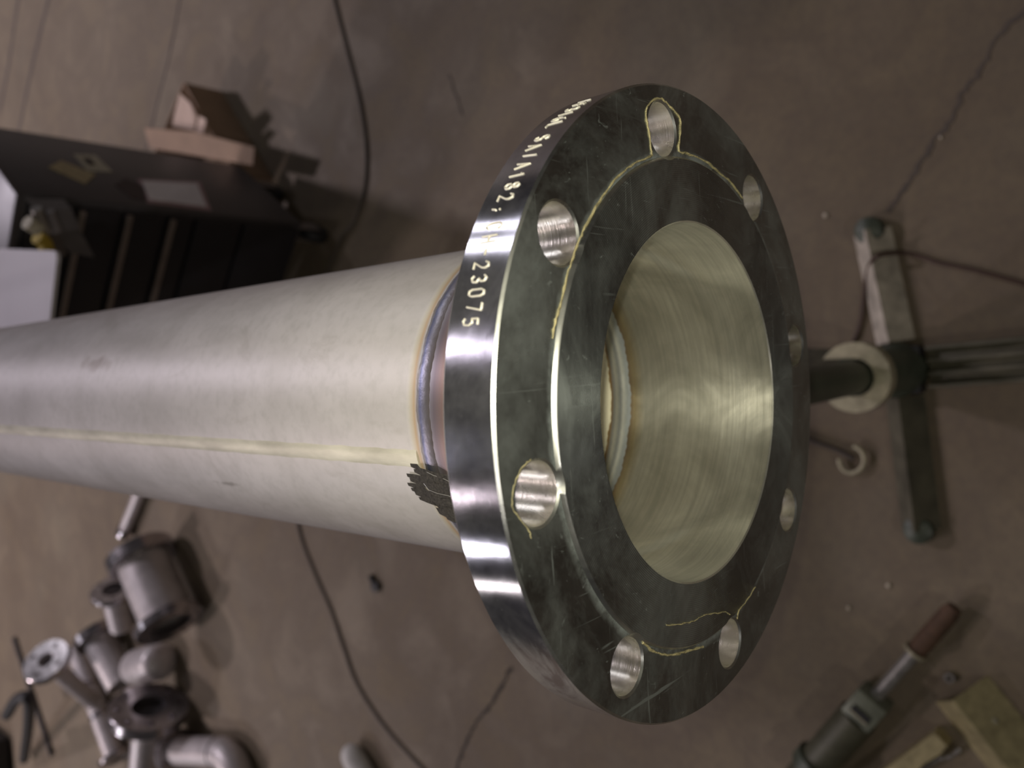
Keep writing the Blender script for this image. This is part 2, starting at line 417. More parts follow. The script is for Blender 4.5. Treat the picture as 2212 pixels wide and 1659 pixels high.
# girth weld outside and inside, rippled
def ripple_ring(name, r0, y0, w, h, sign, mat, seg=220):
    vs, fs = [], []; K = 9
    for i in range(seg):
        a = 2 * PI * i / seg; rp = .75 + .25 * abs(math.sin(a * 55)) ; wv = math.sin(a * 13) * .0004 + math.sin(a * 31 + 1) * .0003
        for k in range(K):
            t = k / (K - 1); y = y0 + w * (t - .5) + wv; r = r0 + sign * (h * rp * math.sin(PI * t) - .0003)
            vs.append((r * math.sin(a), y, r * math.cos(a)))
    for i in range(seg):
        j = (i + 1) % seg
        for k in range(K - 1): fs.append((i * K + k, i * K + k + 1, j * K + k + 1, j * K + k))
    return mesh_obj(name, vs, fs, mat, pipe_root, 60)
ripple_ring('outer_weld_bead', .0843, .0915, .0110, .0012, 1, M_WELD_OUT)
ripple_ring('inner_weld_bead', .0806, .0935, .0170, .0012, -1, M_WELD_IN)
# seam weld along the pipe: a low, slightly uneven strip
vs, fs = [], []; NS = 90
for i in range(NS + 1):
    y = .1 + (L1 - .1) * (i / NS) ** 1.6
    for k in range(7):
        t = k / 6 - .5; e = .35 * math.sin(i * 2.3 + k) if k in (0, 6) else 0
        az = math.radians(-13.9 + (t * 6.6) + e * .6); r = .08426 + .0005 * math.cos(t * PI) - (.0003 if k in (0, 6) else 0)
        vs.append((r * math.sin(az), y, r * math.cos(az)))
for i in range(NS):
    for k in range(6): fs.append((i * 7 + k, i * 7 + k + 1, i * 7 + k + 8, i * 7 + k + 7))
mesh_obj('seam_weld', vs, fs, M_SEAM, pipe_root, 60)

# black brush scuff over weld and hub: a fan of strokes hugging the surface
def surf_r(y):
    if y < .030: return .0985
    if y < .076: return .0955 + (.0860 - .0955) * (y - .030) / .046
    if y < .0865: return .0858
    if y < .0965: return .0868
    return .08414
mb = MB(); mb2 = MB()
for q in range(13):
    a0 = -16 - q * 1.75; y1 = .112 - .0018 * abs(q - 4) + random.uniform(-.003, .002) - max(0, q - 7) * .0035
    wdt = 2.3; n = 10; vs = []; fs = []
    for i in range(n + 1):
        t = i / n; y = .058 + (y1 - .058) * t; a = a0 - 6.5 * (1 - t) * .9 + (0.0)
        ww = wdt * (1.0 if t < .85 else (1 - (t - .85) / .15 * .6))
        for s in (-1, 1):
            az = math.radians(a + s * ww * .62); r = surf_r(y) + .0006 + .0002 * (q % 3)
            vs.append((r * math.sin(az), y, r * math.cos(az)))
    for i in range(n): fs.append((2 * i, 2 * i + 1, 2 * i + 3, 2 * i + 2))
    mb.add(vs, fs)
    if q in (1, 4):
        P = []
        for i in range(7):
            t = i / 6; y = .070 + (y1 - .012 - .070) * t; a = math.radians(a0 + .9 - 6.5 * (1 - t) * .85); r = surf_r(y) + .0009
            P.append((r * math.sin(a), y + random.uniform(-.0003, .0003), r * math.cos(a)))
        mb2.tube(P, .00015, 5)
sc = mb.build('black_scuff_patch', M_SCUFF, pipe_root, 60); sc['label'] = 'black brushed scuff beside the weld'
mb2.build('bright_scratches', M_SILVER, sc, 60)

# yellow glue outline on the face and raised face
def on_face(px, py, y):
    p = on_plane(px, py, FC + Vector((0, y, 0)), Vector((0, 1, 0))); return p - FC
def residue(pix, y, r, name='glue_residue'):
    P = spline([on_face(a, b, y) for a, b in pix], 5)
    P = [p + Vector((random.uniform(-.0003, .0003), 0, random.uniform(-.0003, .0003))) for p in P]
    return MB().tube(P, [r * random.uniform(.6, 1.3) for _ in P], 6).build(name, M_RESIDUE, fl, 60)
z7 = [(110, 1480), (125, 1400), (150, 1310), (180, 1180), (215, 1060), (262, 930), (300, 850), (385, 700), (470, 590), (560, 520), (650, 480), (655, 450), (640, 330), (625, 250), (640, 190),
      (700, 160), (745, 190), (800, 250), (815, 280), (812, 370), (808, 450), (850, 462), (950, 505), (1020, 560), (1090, 620), (1160, 710)]
residue([(1150 + a / 2.552, 150 + b / 2.552) for a, b in z7], -.0001, .00048)
z8 = lambda l: [(950 + a / 2.5525, 950 + b / 2.5525) for a, b in l]
residue(z8([(1250, 1022), (1330, 1017), (1400, 1000), (1450, 970), (1520, 958), (1575, 948), (1600, 965)]), -.0016, .0003)
residue(z8([(1640, 985), (1650, 940), (1690, 890), (1740, 810)]), -.0016, .0003)
residue(z8([(500, 540), (490, 500), (410, 390), (398, 330), (415, 240), (450, 160), (500, 110)]), 0, .00025)
residue(z8([(1120, 1120), (1190, 1170), (1270, 1185), (1350, 1170), (1450, 1145)]), 0, .0006)

# ------------------------------------------------------------------ pipe stand
M_GREEN = simple('dark_green_paint', (.060, .070, .050), .45, .1, .3, 25, .1)
M_OLIVE = simple('dusty_leg_paint', (.090, .082, .055), .6, .1, .35, 22, .15)
M_LIT_LEG = simple('flash_lit_leg', (.46, .41, .34), .6, .1, .3, 35, .2)  # for one leg, paler than the rest: flash brightness put into its colour
M_COLLAR = simple('worn_collar_steel', (.38, .345, .24), .5, .35, .25, 60, .4)
M_BLACK = simple('black_rubber', (.018, .017, .018), .6)
SB = Vector((-.067, .402, 0))
st = thing('pipe_stand', 'dark green jack stand under the flanged pipe with pale collar and splayed legs', 'pipe stand', SB)
MB().lathe([(0.0001, .02), (.0265, .02), (.0265, 1.06), (.0001, 1.06)], 40).build('post', M_GREEN, st, 40)
cp_ = []
t0 = math.asin(.030 / .0548)
for k in range(49):
    a = PI / 2 + t0 + (2 * PI - 2 * t0) * k / 48; cp_.append((.0548 * math.cos(a), .0548 * math.sin(a)))
for k in range(25):
    a = -PI * k / 24; cp_.append((.030 * math.cos(a), .030 * math.sin(a)))
MB().prism(cp_, .238, .266).build('slotted_collar', M_COLLAR, st, 40)
MB().lathe([(.0275, .02), (.0275, .236), (.040, .236), (.040, .06), (.048, .05), (.048, .004), (.0275, .004)], 40, closed=True).build('sleeve', M_GREEN, st, 40)
MB().box((0, 0, .025), (.085, .085, .042), None, .006).build('hub_block', M_BLACK, st, 30)
# saddle head below the pipe
hb = MB()
for s in (-1, 1):
    Mx = Matrix.Translation((s * .024 + .0, 0, 1.083)) @ Matrix.Rotation(-s * math.radians(35), 4, 'Y')
    hb.box((0, 0, 0), (.075, .05, .008), Mx, .002)
hb.box((0, 0, 1.062), (.07, .045, .012), None, .002)
hb.build('saddle_head', M_OLIVE, st, 30)
def angle_leg(name, tip, mat, w=.033, h=.042, t=.005, start=.05):
    d = Vector((tip.x, tip.y, 0)); L = d.length; d.normalize(); M = Matrix((d, Vector((-d.y, d.x, 0)), Vector((0, 0, 1)))).transposed().to_4x4()
    prof2 = [(-w, 0), (0, h), (w, 0), (w - t * 1.4, 0), (0, h - t * 1.5), (-w + t * 1.4, 0)]
    vs = [(start, y, z) for y, z in prof2] + [(L, y, z) for y, z in prof2]; n = 6
    fs = [(0, 1, 4, 5), (1, 2, 3, 4), (6, 11, 10, 7), (7, 10, 9, 8)] + [(i, (i + 1) % n, n + (i + 1) % n, n + i) for i in range(n)]
    leg = MB().add(vs, fs, M).build(name, mat, st)
    MB().lathe([(0.0001, .004), (.024, .004), (.026, .01), (.024, .03), (.012, .037), (.0001, .038)], 20, M=M @ Matrix.Translation((L, 0, -.003))).build('foot', M_GREEN, leg, 40)
    return leg
angle_leg('leg', at(1884, 500) - SB, M_LIT_LEG)
angle_leg('leg', at(1990, 1140) - SB, M_OLIVE)
angle_leg('leg', Vector((.02, .28, 0)), M_OLIVE)
# leg towards the viewer: ribbed channel
d = (at(2212, 775) - SB); d.z = 0; d.normalize(); M = Matrix((d, Vector((-d.y, d.x, 0)), Vector((0, 0, 1)))).transposed().to_4x4()
lg = MB().box((.22, 0, .015), (.34, .075, .012), M, .003)
for s in (-1, -.33, .33, 1): lg.box((.22, s * .033, .027), (.34, .007, .022), M, .002)
lg.build('leg', M_OLIVE, st, 30)

# looped steel hook on the floor by the stand
hk = [at(1690, 928, .012), at(1760, 955, .012), at(1815, 975, .012)]
c0 = at(1840, 993, .012); lp = []
for k in range(15):
    a = math.radians(95 - k * 19); lp.append(at(1840 + 27 * math.cos(a - .2), 993 - 29 * math.sin(a - .2), .012))
hook = thing('hook_rod', 'thin steel rod with a curled bright end on the floor beside the stand', 'hook', at(1840, 993))
ho = hook.location
MB().tube([p - ho for p in lp], .0048, 10).build('curl', M_COLLAR, hook, 50)
MB().tube([p - ho for p in spline(hk + [at(1845, 992, .012)], 5)], .0055, 10).build('shank', simple('dark_rod', (.07, .055, .045), .5, .4), hook, 50)

# reddish lead draped over the leg
M_LEAD = simple('red_brown_cable', (.062, .034, .024), .55)
lead = [(2300, 640, .004), (2212, 613, .004), (2110, 585, .004), (2030, 568, .004), (1965, 548, .006), (1915, 548, .035), (1892, 556, .050), (1876, 580, .020), (1866, 640, .004), (1860, 690, .004), (1845, 735, .004), (1800, 800, .004)]
tag(MB().tube(spline([at(*p) for p in lead], 8), .0042, 10).build('welding_lead', M_LEAD, None, 50), 'reddish brown cable looped over a leg of the pipe stand', 'cable')

# ------------------------------------------------------------------ long cable across the floor
M_CABLE = simple('grey_brown_cable', (.105, .085, .068), .65)
cb = [(712, -70), (722, 0), (750, 110), (775, 210), (790, 310), (788, 400), (765, 480), (735, 520), (690, 640), (650, 820), (632, 1000), (645, 1140), (680, 1240), (715, 1320), (742, 1400), (772, 1480), (830, 1570), (910, 1659), (960, 1710)]
tag(MB().tube(spline([at(x, y, .0048) for x, y in cb], 8), .0048, 10).build('floor_cable', M_CABLE, None, 50), 'thin grey brown cable curving across the floor under the pipe', 'cable')

# ------------------------------------------------------------------ jack screw, bars and bits, lower right
a0, a1 = at(1762, 1652, .040), at(2062, 1312, .028)
Rz = frame_from(a1 - a0, (0, 0, 1)); LL = (a1 - a0).length
jk = thing('jack_screw', 'olive cylinder jack with steel shaft and rusty brown end lying on the floor', 'jack', a0, Rz)
M_RUST = simple('rusty_brown', (.10, .055, .032), .75, .1, .35, 60, .5)
M_SHAFT = simple('dull_steel_shaft', (.36, .34, .32), .4, .7, .15, 60)
M_BARREL = simple('olive_barrel', (.075, .072, .045), .5, .15, .3, 20, .2)
s = LL
MB().lathe([(.0001, -.06), (.034, -.06), (.0345, .0), (.0345, .33 * s), (.0001, .33 * s)], 40).build('barrel', M_BARREL, jk, 40)
MB().lathe([(.0345, -.012), (.043, -.012), (.043, .012), (.0345, .012)], 40, closed=True).build('barrel_ring', M_GREEN, jk, 40)
blk = MB().box((0, 0, .40 * s), (.060, .060, .14 * s), None, .006).build('head_block', simple('pale_green_steel', (.17, .18, .135), .5, .3, .2, 30, .2), jk, 30)
MB().box((.031, .0, .385 * s), (.006, .036, .012), None, .001).build('slot', M_BLACK, blk)
MB().box((.032, .0, .370 * s), (.006, .036, .004), None, .001).build('slot_lip', M_COLLAR, blk)
MB().lathe([(.0001, .46 * s), (.0125, .46 * s), (.0125, .74 * s), (.0001, .74 * s)], 28).build('shaft', M_SHAFT, jk, 40)
MB().lathe([(.0125, .735 * s), (.021, .735 * s), (.021, .748 * s), (.0125, .748 * s)], 36, closed=True).build('washer', M_COLLAR, jk, 40)
MB().lathe([(.0001, .748 * s), (.0165, .748 * s), (.0172, .80 * s), (.0160, .97 * s), (.012, 1.0 * s), (.0001, 1.0 * s)], 28).build('rusty_end', M_RUST, jk, 40)

M_YELLOWISH = simple('yellowish_steel', (.40, .34, .185), .42, .25, .25, 45, .25)  # same yellowish base colour on the angle and the flat bar
r0, r1 = at(2057, 1514, .052), at(2173, 1659, .052); dr = (r1 - r0); dr.z = 0; dr.normalize(); nr = Vector((-dr.y, dr.x, 0))
if nr.x < 0: nr = -nr
o0 = Vector((r0.x, r0.y, 0))
b1 = thing('angle_bar', 'large yellowish angle bar lying ridge up at the corner beside the jack', 'steel bar', o0)
def P3(l, w, z): return dr * l + nr * w + Vector((0, 0, z))
pr = [(-.05, 0), (-.002, .052), (.002, .052), (.058, 0), (.051, 0), (0, .045), (-.043, 0)]
vs = [P3(0, w, z) for w, z in pr] + [P3(.45, w, z) for w, z in pr]; n = len(pr)
fs = [(0, 1, 5, 6), (1, 2, 5), (2, 3, 4, 5), (7, 13, 12, 8), (8, 12, 9), (9, 12, 11, 10)] + [(i, (i + 1) % n, n + (i + 1) % n, n + i) for i in range(n)]
MB().add(vs, fs).build('angle', M_YELLOWISH, b1)
MB().lathe([(.0001, .003), (.005, .002), (.006, 0)], 12, M=Matrix.Translation(P3(.06, .028, .0275)) @ frame_from(nr * .68 + Vector((0, 0, .73)), dr).to_4x4()).build('weld_spatter', M_COLLAR, b1, 60)
q0, q1, q2 = at(2018, 1583, .034), at(2054, 1610, .034), at(1922, 1654, .034)
u1 = (q2 - q0); u1.z = 0; u1.normalize(); u2 = (q1 - q0); u2.z = 0; u2 = (u2 - u1 * u2.dot(u1)).normalized()
b2 = thing('flat_bar', 'short yellowish flat bar with a torch-cut ragged edge beside the angle bar', 'steel bar', Vector((q0.x, q0.y, 0)))
poly = [(0, 0)]
W2 = (q1 - q0).length
for k in range(9): poly.append((random.uniform(-.003, .003), W2 * (k + .5) / 9))
for k in range(14): poly.append((.26 * k / 13, W2 + random.uniform(-.003, .003)))
poly.append((.26, 0))
Mq = Matrix((u1, u2, u1.cross(u2))).transposed().to_4x4()
sgn = 1 if u1.cross(u2).z > 0 else -1
MB().prism(poly, 0, sgn * .034, Mq).build('plate', M_YELLOWISH, b2)
slv = MB()
pts = [at(2075, 1618, .01), at(2050, 1635, .012), at(2025, 1640, .012), at(1995, 1660, .01), at(1960, 1690, .01)]
tag(MB().tube(spline(pts, 5), [.003 + .002 * math.sin(i) ** 2 for i in range(21)], 8).build('wire_offcut', M_SHAFT, None, 50), 'crumpled bright wire offcut beside the ragged flat bar', 'wire')

nut = thing('hex_nut', 'small bright nut lying on the floor between jack and angle bar', 'nut', at(2052, 1462))
hexo = [(.0095 * math.cos(a * PI / 3), .0095 * math.sin(a * PI / 3)) for a in range(6)]
vs = [(x, y, z) for z in (0.0, .008) for x, y in hexo] + [(.005 * math.cos(a * PI / 3), .005 * math.sin(a * PI / 3), z) for z in (0.0, .008) for a in range(6)]
fs = []
for i in range(6):
    j = (i + 1) % 6; fs += [(i, j, 6 + j, 6 + i), (12 + i, 18 + i, 18 + j, 12 + j), (6 + i, 6 + j, 18 + j, 18 + i), (i, 12 + i, 12 + j, j)]
MB().add(vs, fs).build('nut_body', M_SHAFT, nut)
def chip(name, px, py, size, mat, label, cat):
    p = at(px, py); bm = bmesh.new(); bmesh.ops.create_icosphere(bm, subdivisions=1, radius=size)
    for v in bm.verts: v.co = Vector((v.co.x * random.uniform(.6, 1.2), v.co.y * random.uniform(.5, 1.0), v.co.z * .5 + size * .5))
    me = bpy.data.meshes.new(name); bm.to_mesh(me); bm.free(); o = wrap(name, me, mat); o.location = p; tag(o, label, cat)
M_CHIP = simple('pale_chip', (.55, .48, .38), .6)
chip('stone_chip', 1783, 466, .005, M_CHIP, 'tiny pale chip on the floor right of the flange', 'chip')
chip('stone_chip', 1920, 1264, .006, M_CHIP, 'tiny pale chip on the floor above the rusty jack end', 'chip')
chip('stone_chip', 1833, 1313, .005, M_CHIP, 'tiny dull chip between flange edge and rusty jack end', 'chip')
chip('stone_chip', 2033, 297, .004, M_CHIP, 'tiny pale chip on the floor near the long faint crack', 'chip')
bt = thing('dropped_bolt', 'small black bolt lying alone on the floor below the pipe', 'bolt', at(815, 1265))
MB().lathe([(.0001, 0), (.018, 0), (.018, .014), (.0001, .014)], 6).build('bolt_head', M_BLACK, bt)
MB().tube([(0, 0, .009), (.03, .02, .009)], .008, 10).build('shank', M_BLACK, bt, 40)

# ------------------------------------------------------------------ tool chest
E1 = Vector((.59, .807, 0)).normalized(); E2 = Vector((.807, -.59, 0)).normalized()   # E1 away along the side panel, E2 outward from it
KC = Vector((.402, 1.985, 0)); CH_H, CH_D, CH_W = .88, .40, .62
Mc = Matrix((E1, -E2, Vector((0, 0, 1)))).transposed()      # local: x depth (front->back), y width away from the side panel, z up
ch = thing('tool_chest', 'dark grey rolling tool chest with pale drawer trims behind the pipe', 'tool chest', KC, Mc)
M_CHEST = simple('dark_grey_enamel', (.080, .073, .080), .42, .1, .15, 8)
M_DRAWER = simple('black_drawer_enamel', (.022, .021, .026), .38, .1, .15, 10)
M_TRIM = simple('dull_aluminium_trim', (.26, .22, .20), .45, .5, .1)
z0 = .13
MB().box((CH_D / 2 + .006, CH_W / 2, (z0 + CH_H) / 2), (CH_D - .012, CH_W, CH_H - z0), None, .008).build('cabinet_body', M_CHEST, ch, 30)
MB().box((CH_D / 2, CH_W / 2, CH_H + .006), (CH_D + .01, CH_W + .01, .014), None, .005).build('lid', M_CHEST, ch, 30)
zs = [.145, .33, .47, .545, .655, .765, .87]
for i in range(6):
    dz0, dz1 = zs[i] + .004, zs[i + 1] - .004
    dr_ = MB().box((.001, CH_W / 2, (dz0 + dz1) / 2), (.016, CH_W - .03, dz1 - dz0), None, .003).build('drawer', M_DRAWER, ch, 30)
    if i in (2, 3, 4):
        MB().box((-.010, CH_W / 2, dz1 - .010), (.012, CH_W - .036, .016), None, .003).build('drawer_trim', M_TRIM, dr_, 30)
for x in (.06, CH_D - .06):
    for y in (.05, CH_W - .05):
        c_ = MB().lathe([(.0001, -.014), (.042, -.014), (.045, -.010), (.045, .010), (.042, .014), (.0001, .014)], 28, M=Matrix.Translation((x, y, .046)) @ Matrix.Rotation(PI / 2, 4, 'X')).build('caster', M_BLACK, ch, 40)
        MB().box((x, y + .02, .085), (.04, .004, .09)).box((x, y - .02, .085), (.04, .004, .09)).box((x, y, .13), (.07, .06, .006)).build('caster_fork', M_TRIM, c_)
# papers and stickers on the side panel
Minv = Mc.transposed()
def side_pt(px, py): return Minv @ (on_plane(px, py, KC, E2) - KC)
def sheet(name, pix, mat, t=.0025, lift=.0):
    P = [side_pt(*p) for p in pix]; n = len(P)
    vs = [(p.x, -.0002 - lift, p.z) for p in P] + [(p.x, -t - lift, p.z) for p in P]
    fs = [tuple(range(n)), tuple(range(2 * n - 1, n - 1, -1))] + [(i, (i + 1) % n, n + (i + 1) % n, n + i) for i in range(n)]
    return mesh_obj(name, vs, fs, mat, ch)
M_PAPER = simple('white_paper', (.80, .75, .78), .7, 0, .06, 40)
M_PINK = simple('pink_paper_edge', (.42, .27, .29), .7, 0, .08)
M_YLW = simple('faded_yellow_sticker', (.42, .34, .19), .6, 0, .25, 90)
M_PALE = simple('faded_pale_sticker', (.50, .46, .36), .6, 0, .35, 120)
M_TORN = simple('torn_brown_patch', (.055, .035, .032), .7)
sheet('paper_notice', [(296, 388), (432, 394), (456, 456), (318, 438), (310, 410)], M_PINK, .002)
sheet('paper_sheet', [(306, 393), (425, 399), (446, 449), (322, 433), (312, 408)], M_PAPER, .002, .002)
sheet('torn_paper', [(248, 400), (270, 386), (310, 402), (318, 434), (285, 428)], M_TORN, .002)
sheet('sticker', [(104, 362), (132, 348), (206, 378), (184, 398)], M_YLW, .002)
sk = sheet('sticker', [(158, 334), (206, 336), (242, 372), (190, 370)], M_PALE, .002)
sheet('sticker_mark', [(178, 344), (194, 345), (206, 358), (190, 357)], M_TORN, .002, .002)
# caddy hooked on the chest front
fr = Vector(-E1)
def front_pt(px, py, off=.080): return on_plane(px, py, KC + fr * off, E1)
cd = thing('tool_caddy', 'dark grey open caddy hanging on the chest front beside the drawer trims', 'tool caddy', front_pt(150, 505))
cl = cd.location
M_CADDY = simple('grey_plastic', (.13, .12, .125), .55)
cp = [front_pt(*p) - cl for p in ((72, 452), (155, 452), (175, 500), (204, 556), (150, 546), (118, 500))]
n = len(cp); vs = cp + [p - fr * .05 for p in cp]
MB().add(vs, [tuple(range(n)), tuple(range(2 * n - 1, n - 1, -1))] + [(i, (i + 1) % n, n + (i + 1) % n, n + i) for i in range(n)]).build('caddy_shell', M_CADDY, cd)
pk = [front_pt(*p, .085) - cl for p in ((102, 506), (128, 506), (146, 552), (124, 556))]
vs = pk + [p - fr * .03 for p in pk]
MB().add(vs, [(0, 1, 2, 3), (7, 6, 5, 4)] + [(i, (i + 1) % 4, 4 + (i + 1) % 4, 4 + i) for i in range(4)]).build('pocket', simple('brown_grey_cloth', (.13, .11, .105), .8), cd)
def blob_tool(name, pix, r, mat, label, cat, off=.09):
    P = [front_pt(*p, off) for p in pix]; o = MB().tube(spline(P, 4), r, 10).build(name, mat, None, 50); return tag(o, label, cat)
blob_tool('pliers', [(78, 450), (90, 478), (102, 500)], .012, M_SHAFT, 'slim steel tool sticking out of the grey caddy', 'hand tool')
blob_tool('marker', [(108, 456), (116, 478), (124, 500)], .010, simple('grey_marker', (.22, .2, .21), .4), 'grey marker standing in the grey caddy', 'marker')
blob_tool('rag', [(58, 480), (72, 488), (84, 496)], .016, M_PALE, 'pale crumpled rag tucked beside the grey caddy', 'rag', .1)
M_YELLOW = simple('yellow_plastic', (.55, .40, .05), .45)
blob_tool('yellow_grip', [(80, 512), (96, 524), (104, 548)], .016, M_YELLOW, 'bright yellow tool grip below the caddy near the white table', 'hand tool', .1)

# white stand top between chest and pipe, tipped a little to one side
tz = .955
c_n = at(124, 542, tz); c_f = at(0, 582, tz); c_l = at(108, 685, tz + .015)
ux = (c_l - c_n).normalized(); uy = (c_f - c_n); uy = (uy - ux * uy.dot(ux)).normalized(); uz = uy.cross(ux) if uy.cross(ux).z > 0 else ux.cross(uy)
tb = thing('white_table', 'small white round-cornered table top seen beside the pipe', 'table', Vector((c_n.x - .23, c_n.y + .17, 0)))
def rrect(w, d, r, seg=6):
    out = []
    for cx_, cy_, a in ((w - r, d - r, 0), (r, d - r, 90), (r, r, 180), (w - r, r, 270)):
        for k in range(seg + 1):
            t = math.radians(a + 90 * k / seg); out.append((cx_ + r * math.cos(t), cy_ + r * math.sin(t)))
    return out
off = c_n - tb.location
poly = [(off + ux * x + uy * y) for x, y in rrect(.30, .34, .018)]
M_WHITE = simple('white_plastic', (.66, .62, .66), .45, 0, .04, 6)
vs = [p - uz * .007 for p in poly] + poly; n = len(poly)
MB().add(vs, [tuple(range(n)), tuple(range(n, 2 * n))] + [(i, (i + 1) % n, n + (i + 1) % n, n + i) for i in range(n)]).build('table_top', M_WHITE, tb, 40)
MB().tube([(0, 0, .01), (0, 0, tz)], .02, 16).build('pedestal', M_TRIM, tb, 40)
MB().lathe([(.0001, .018), (.03, .018), (.10, .008), (.10, 0), (.0001, 0)], 32).build('base_plate', M_TRIM, tb, 40)

# ------------------------------------------------------------------ cardboard box
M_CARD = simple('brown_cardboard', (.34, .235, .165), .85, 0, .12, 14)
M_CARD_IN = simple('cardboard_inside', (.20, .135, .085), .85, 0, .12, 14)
M_FLAP = simple('pale_cardboard', (.60, .46, .38), .85, 0, .06, 14)
B0 = at(588, 388); BA = at(478, 200) - B0; BA.z = 0; bw = BA.length; BA.normalize(); BB = Vector((-BA.y, BA.x, 0))
if BB.y < 0: BB = -BB
bx = thing('cardboard_box', 'open brown cardboard box with raised pale flaps behind the tool chest', 'cardboard box', B0)
bd, bh, th = .34, .14, .005
def Q(a, b, z): return BA * a + BB * b + Vector((0, 0, z))
def slab(name, a, b, c, d, mat, t=.005):
    nrm = (b - a).cross(d - a).normalized() * t; vs = [a, b, c, d, a + nrm, b + nrm, c + nrm, d + nrm]
    return MB().add(vs, [(0, 1, 2, 3), (7, 6, 5, 4)] + [(i, (i + 1) % 4, 4 + (i + 1) % 4, 4 + i) for i in range(4)]).build(name, mat, bx)
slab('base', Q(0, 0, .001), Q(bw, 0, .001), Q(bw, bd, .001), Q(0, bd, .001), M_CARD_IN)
slab('side_panel', Q(0, 0, 0), Q(bw, 0, 0), Q(bw, 0, bh), Q(0, 0, bh), M_CARD)
slab('side_panel', Q(bw, 0, 0), Q(bw, bd, 0), Q(bw, bd, bh), Q(bw, 0, bh), M_CARD)
slab('side_panel', Q(bw, bd, 0), Q(0, bd, 0), Q(0, bd, bh), Q(bw, bd, bh), M_CARD)
slab('side_panel', Q(0, bd, 0), Q(0, 0, 0), Q(0, 0, bh), Q(0, bd, bh), M_CARD)
def card(name, pix, mat, t=.004):
    P = [at(*p) - B0 for p in pix]; n = len(P); nrm = (P[1] - P[0]).cross(P[2] - P[0]).normalized() * t
    return MB().add(P + [p - nrm for p in P], [tuple(range(n)), tuple(range(2 * n - 1, n - 1, -1))] + [(i, (i + 1) % n, n + (i + 1) % n, n + i) for i in range(n)]).build(name, mat, bx)
card('flap', [(314, 276, .19), (420, 284, .18), (551, 318, .15), (548, 356, .14), (324, 318, .18)], M_CARD)
card('flap', [(374, 272, .15), (380, 245, .17), (391, 203, .21), (412, 222, .20), (426, 250, .17), (421, 282, .15)], M_FLAP)
card('flap', [(424, 284, .15), (432, 250, .17), (447, 258, .17), (441, 288, .15)], M_FLAP)

# ------------------------------------------------------------------ pile of flanged spools
M_SPOOL = simple('dull_grey_pipe', (.50, .46, .46), .42, .35, .12, 25)
M_FLG = simple('machined_grey_flange', (.42, .39, .40), .2, .9, .15, 40)
M_BORE_SHADE = simple('bore_shade', (.03, .026, .026), .8)
def flange_mesh(name, R_, r_, t, parent, M, holes=8, mat=M_FLG):
    body = MB().lathe([(r_, 0), (R_ - .003, 0), (R_, .003), (R_, t - .003), (R_ - .003, t), (r_, t)], 64, closed=True).build(name, None, parent)
    ct = MB(); rb = (R_ * .56 + r_ * .44) if r_ < R_ * .72 else (R_ + r_) / 2; hr = (R_ - r_) * .17
    for k in range(holes):
        a = 2 * PI * (k + .5) / holes; cx_, cy_ = rb * math.cos(a), rb * math.sin(a); S = 14
        vs = [(cx_ + hr * math.cos(2 * PI * i / S), cy_ + hr * math.sin(2 * PI * i / S), z) for z in (-.01, t + .01) for i in range(S)]
        ct.add(vs, [tuple(range(S))[::-1], tuple(range(S, 2 * S))] + [(i, (i + 1) % S, S + (i + 1) % S, S + i) for i in range(S)])
    cobj = ct.build('cutter', None, parent)
    me = boolean_cut(body, cobj); me.materials.append(mat); me.transform(M)
    me.polygons.foreach_set('use_smooth', [True] * len(me.polygons)); me.set_sharp_from_angle(angle=math.radians(28)); return body
def hollow(name, r, z0_, z1_, parent, mat=M_SPOOL, wall=.006, M=None):
    return MB().lathe([(r - wall, z0_), (r, z0_), (r, z1_), (r - wall, z1_)], 48, closed=True, M=M).build(name, mat, parent, 40)
def bore_shade_disc(r, z, parent, M=None):  # added dark disc, stands in for the shade inside an open pipe
    return MB().lathe([(.0001, z), (r, z), (r, z + .002), (.0001, z + .002)], 32, M=M).build('bore_shade', M_BORE_SHADE, parent, 40)
T = Matrix.Translation
def two_points(label, pa, pb, cat='pipe spool', name='pipe_spool', group='pipe spools piled on the floor'):
    r = thing(name, label, cat, pa, frame_from(pb - pa), group); return r, (pb - pa).length

def along(label, p, d, L, **k):
    d = Vector(d).normalized(); return two_points(label, p, p - d * L, **k)   # d: outward normal of the flange at p
# A: short fat spool lying down
s, L = along('short fat spool with a flange at each end, nearest the pipe', at(369, 1350, .131), (-.75, -.66, 0), .34)
hollow('spool_body', .100, .01, L - .01, s)
flange_mesh('flange', .130, .078, .034, s, T((0, 0, -.004)), 12); flange_mesh('flange', .130, .078, .055, s, T((0, 0, L - .05)), 12)
bore_shade_disc(.093, .12, s)
# thin pipe towards the big pipe
s, L = two_points('thin grey pipe with a stub end, reaching under the big pipe', at(268, 1150, .034), at(312, 1040, .034))
hollow('pipe_body', .026, 0, L + .15, s); MB().lathe([(.02, -.01), (.033, -.01), (.033, .03), (.02, .03)], 32, closed=True).build('end_collar', M_FLG, s, 40)
# B: stub with flange turned to the light
s, L = along('small stub with its open flange turned up, leaning behind the fat spool', at(244, 1272, .105), (.9, -.3, .25), .21)
flange_mesh('flange', .092, .045, .024, s, T((0, 0, 0))); hollow('stub_body', .052, .015, L, s); bore_shade_disc(.046, .06, s)
# C
s, L = two_points('medium spool with one flange, between the stub and the big flange', at(205, 1366, .10), at(266, 1478, .075))
flange_mesh('flange', .098, .056, .045, s, T((0, 0, 0)), 12); hollow('spool_body', .068, .02, L, s); bore_shade_disc(.062, .08, s)
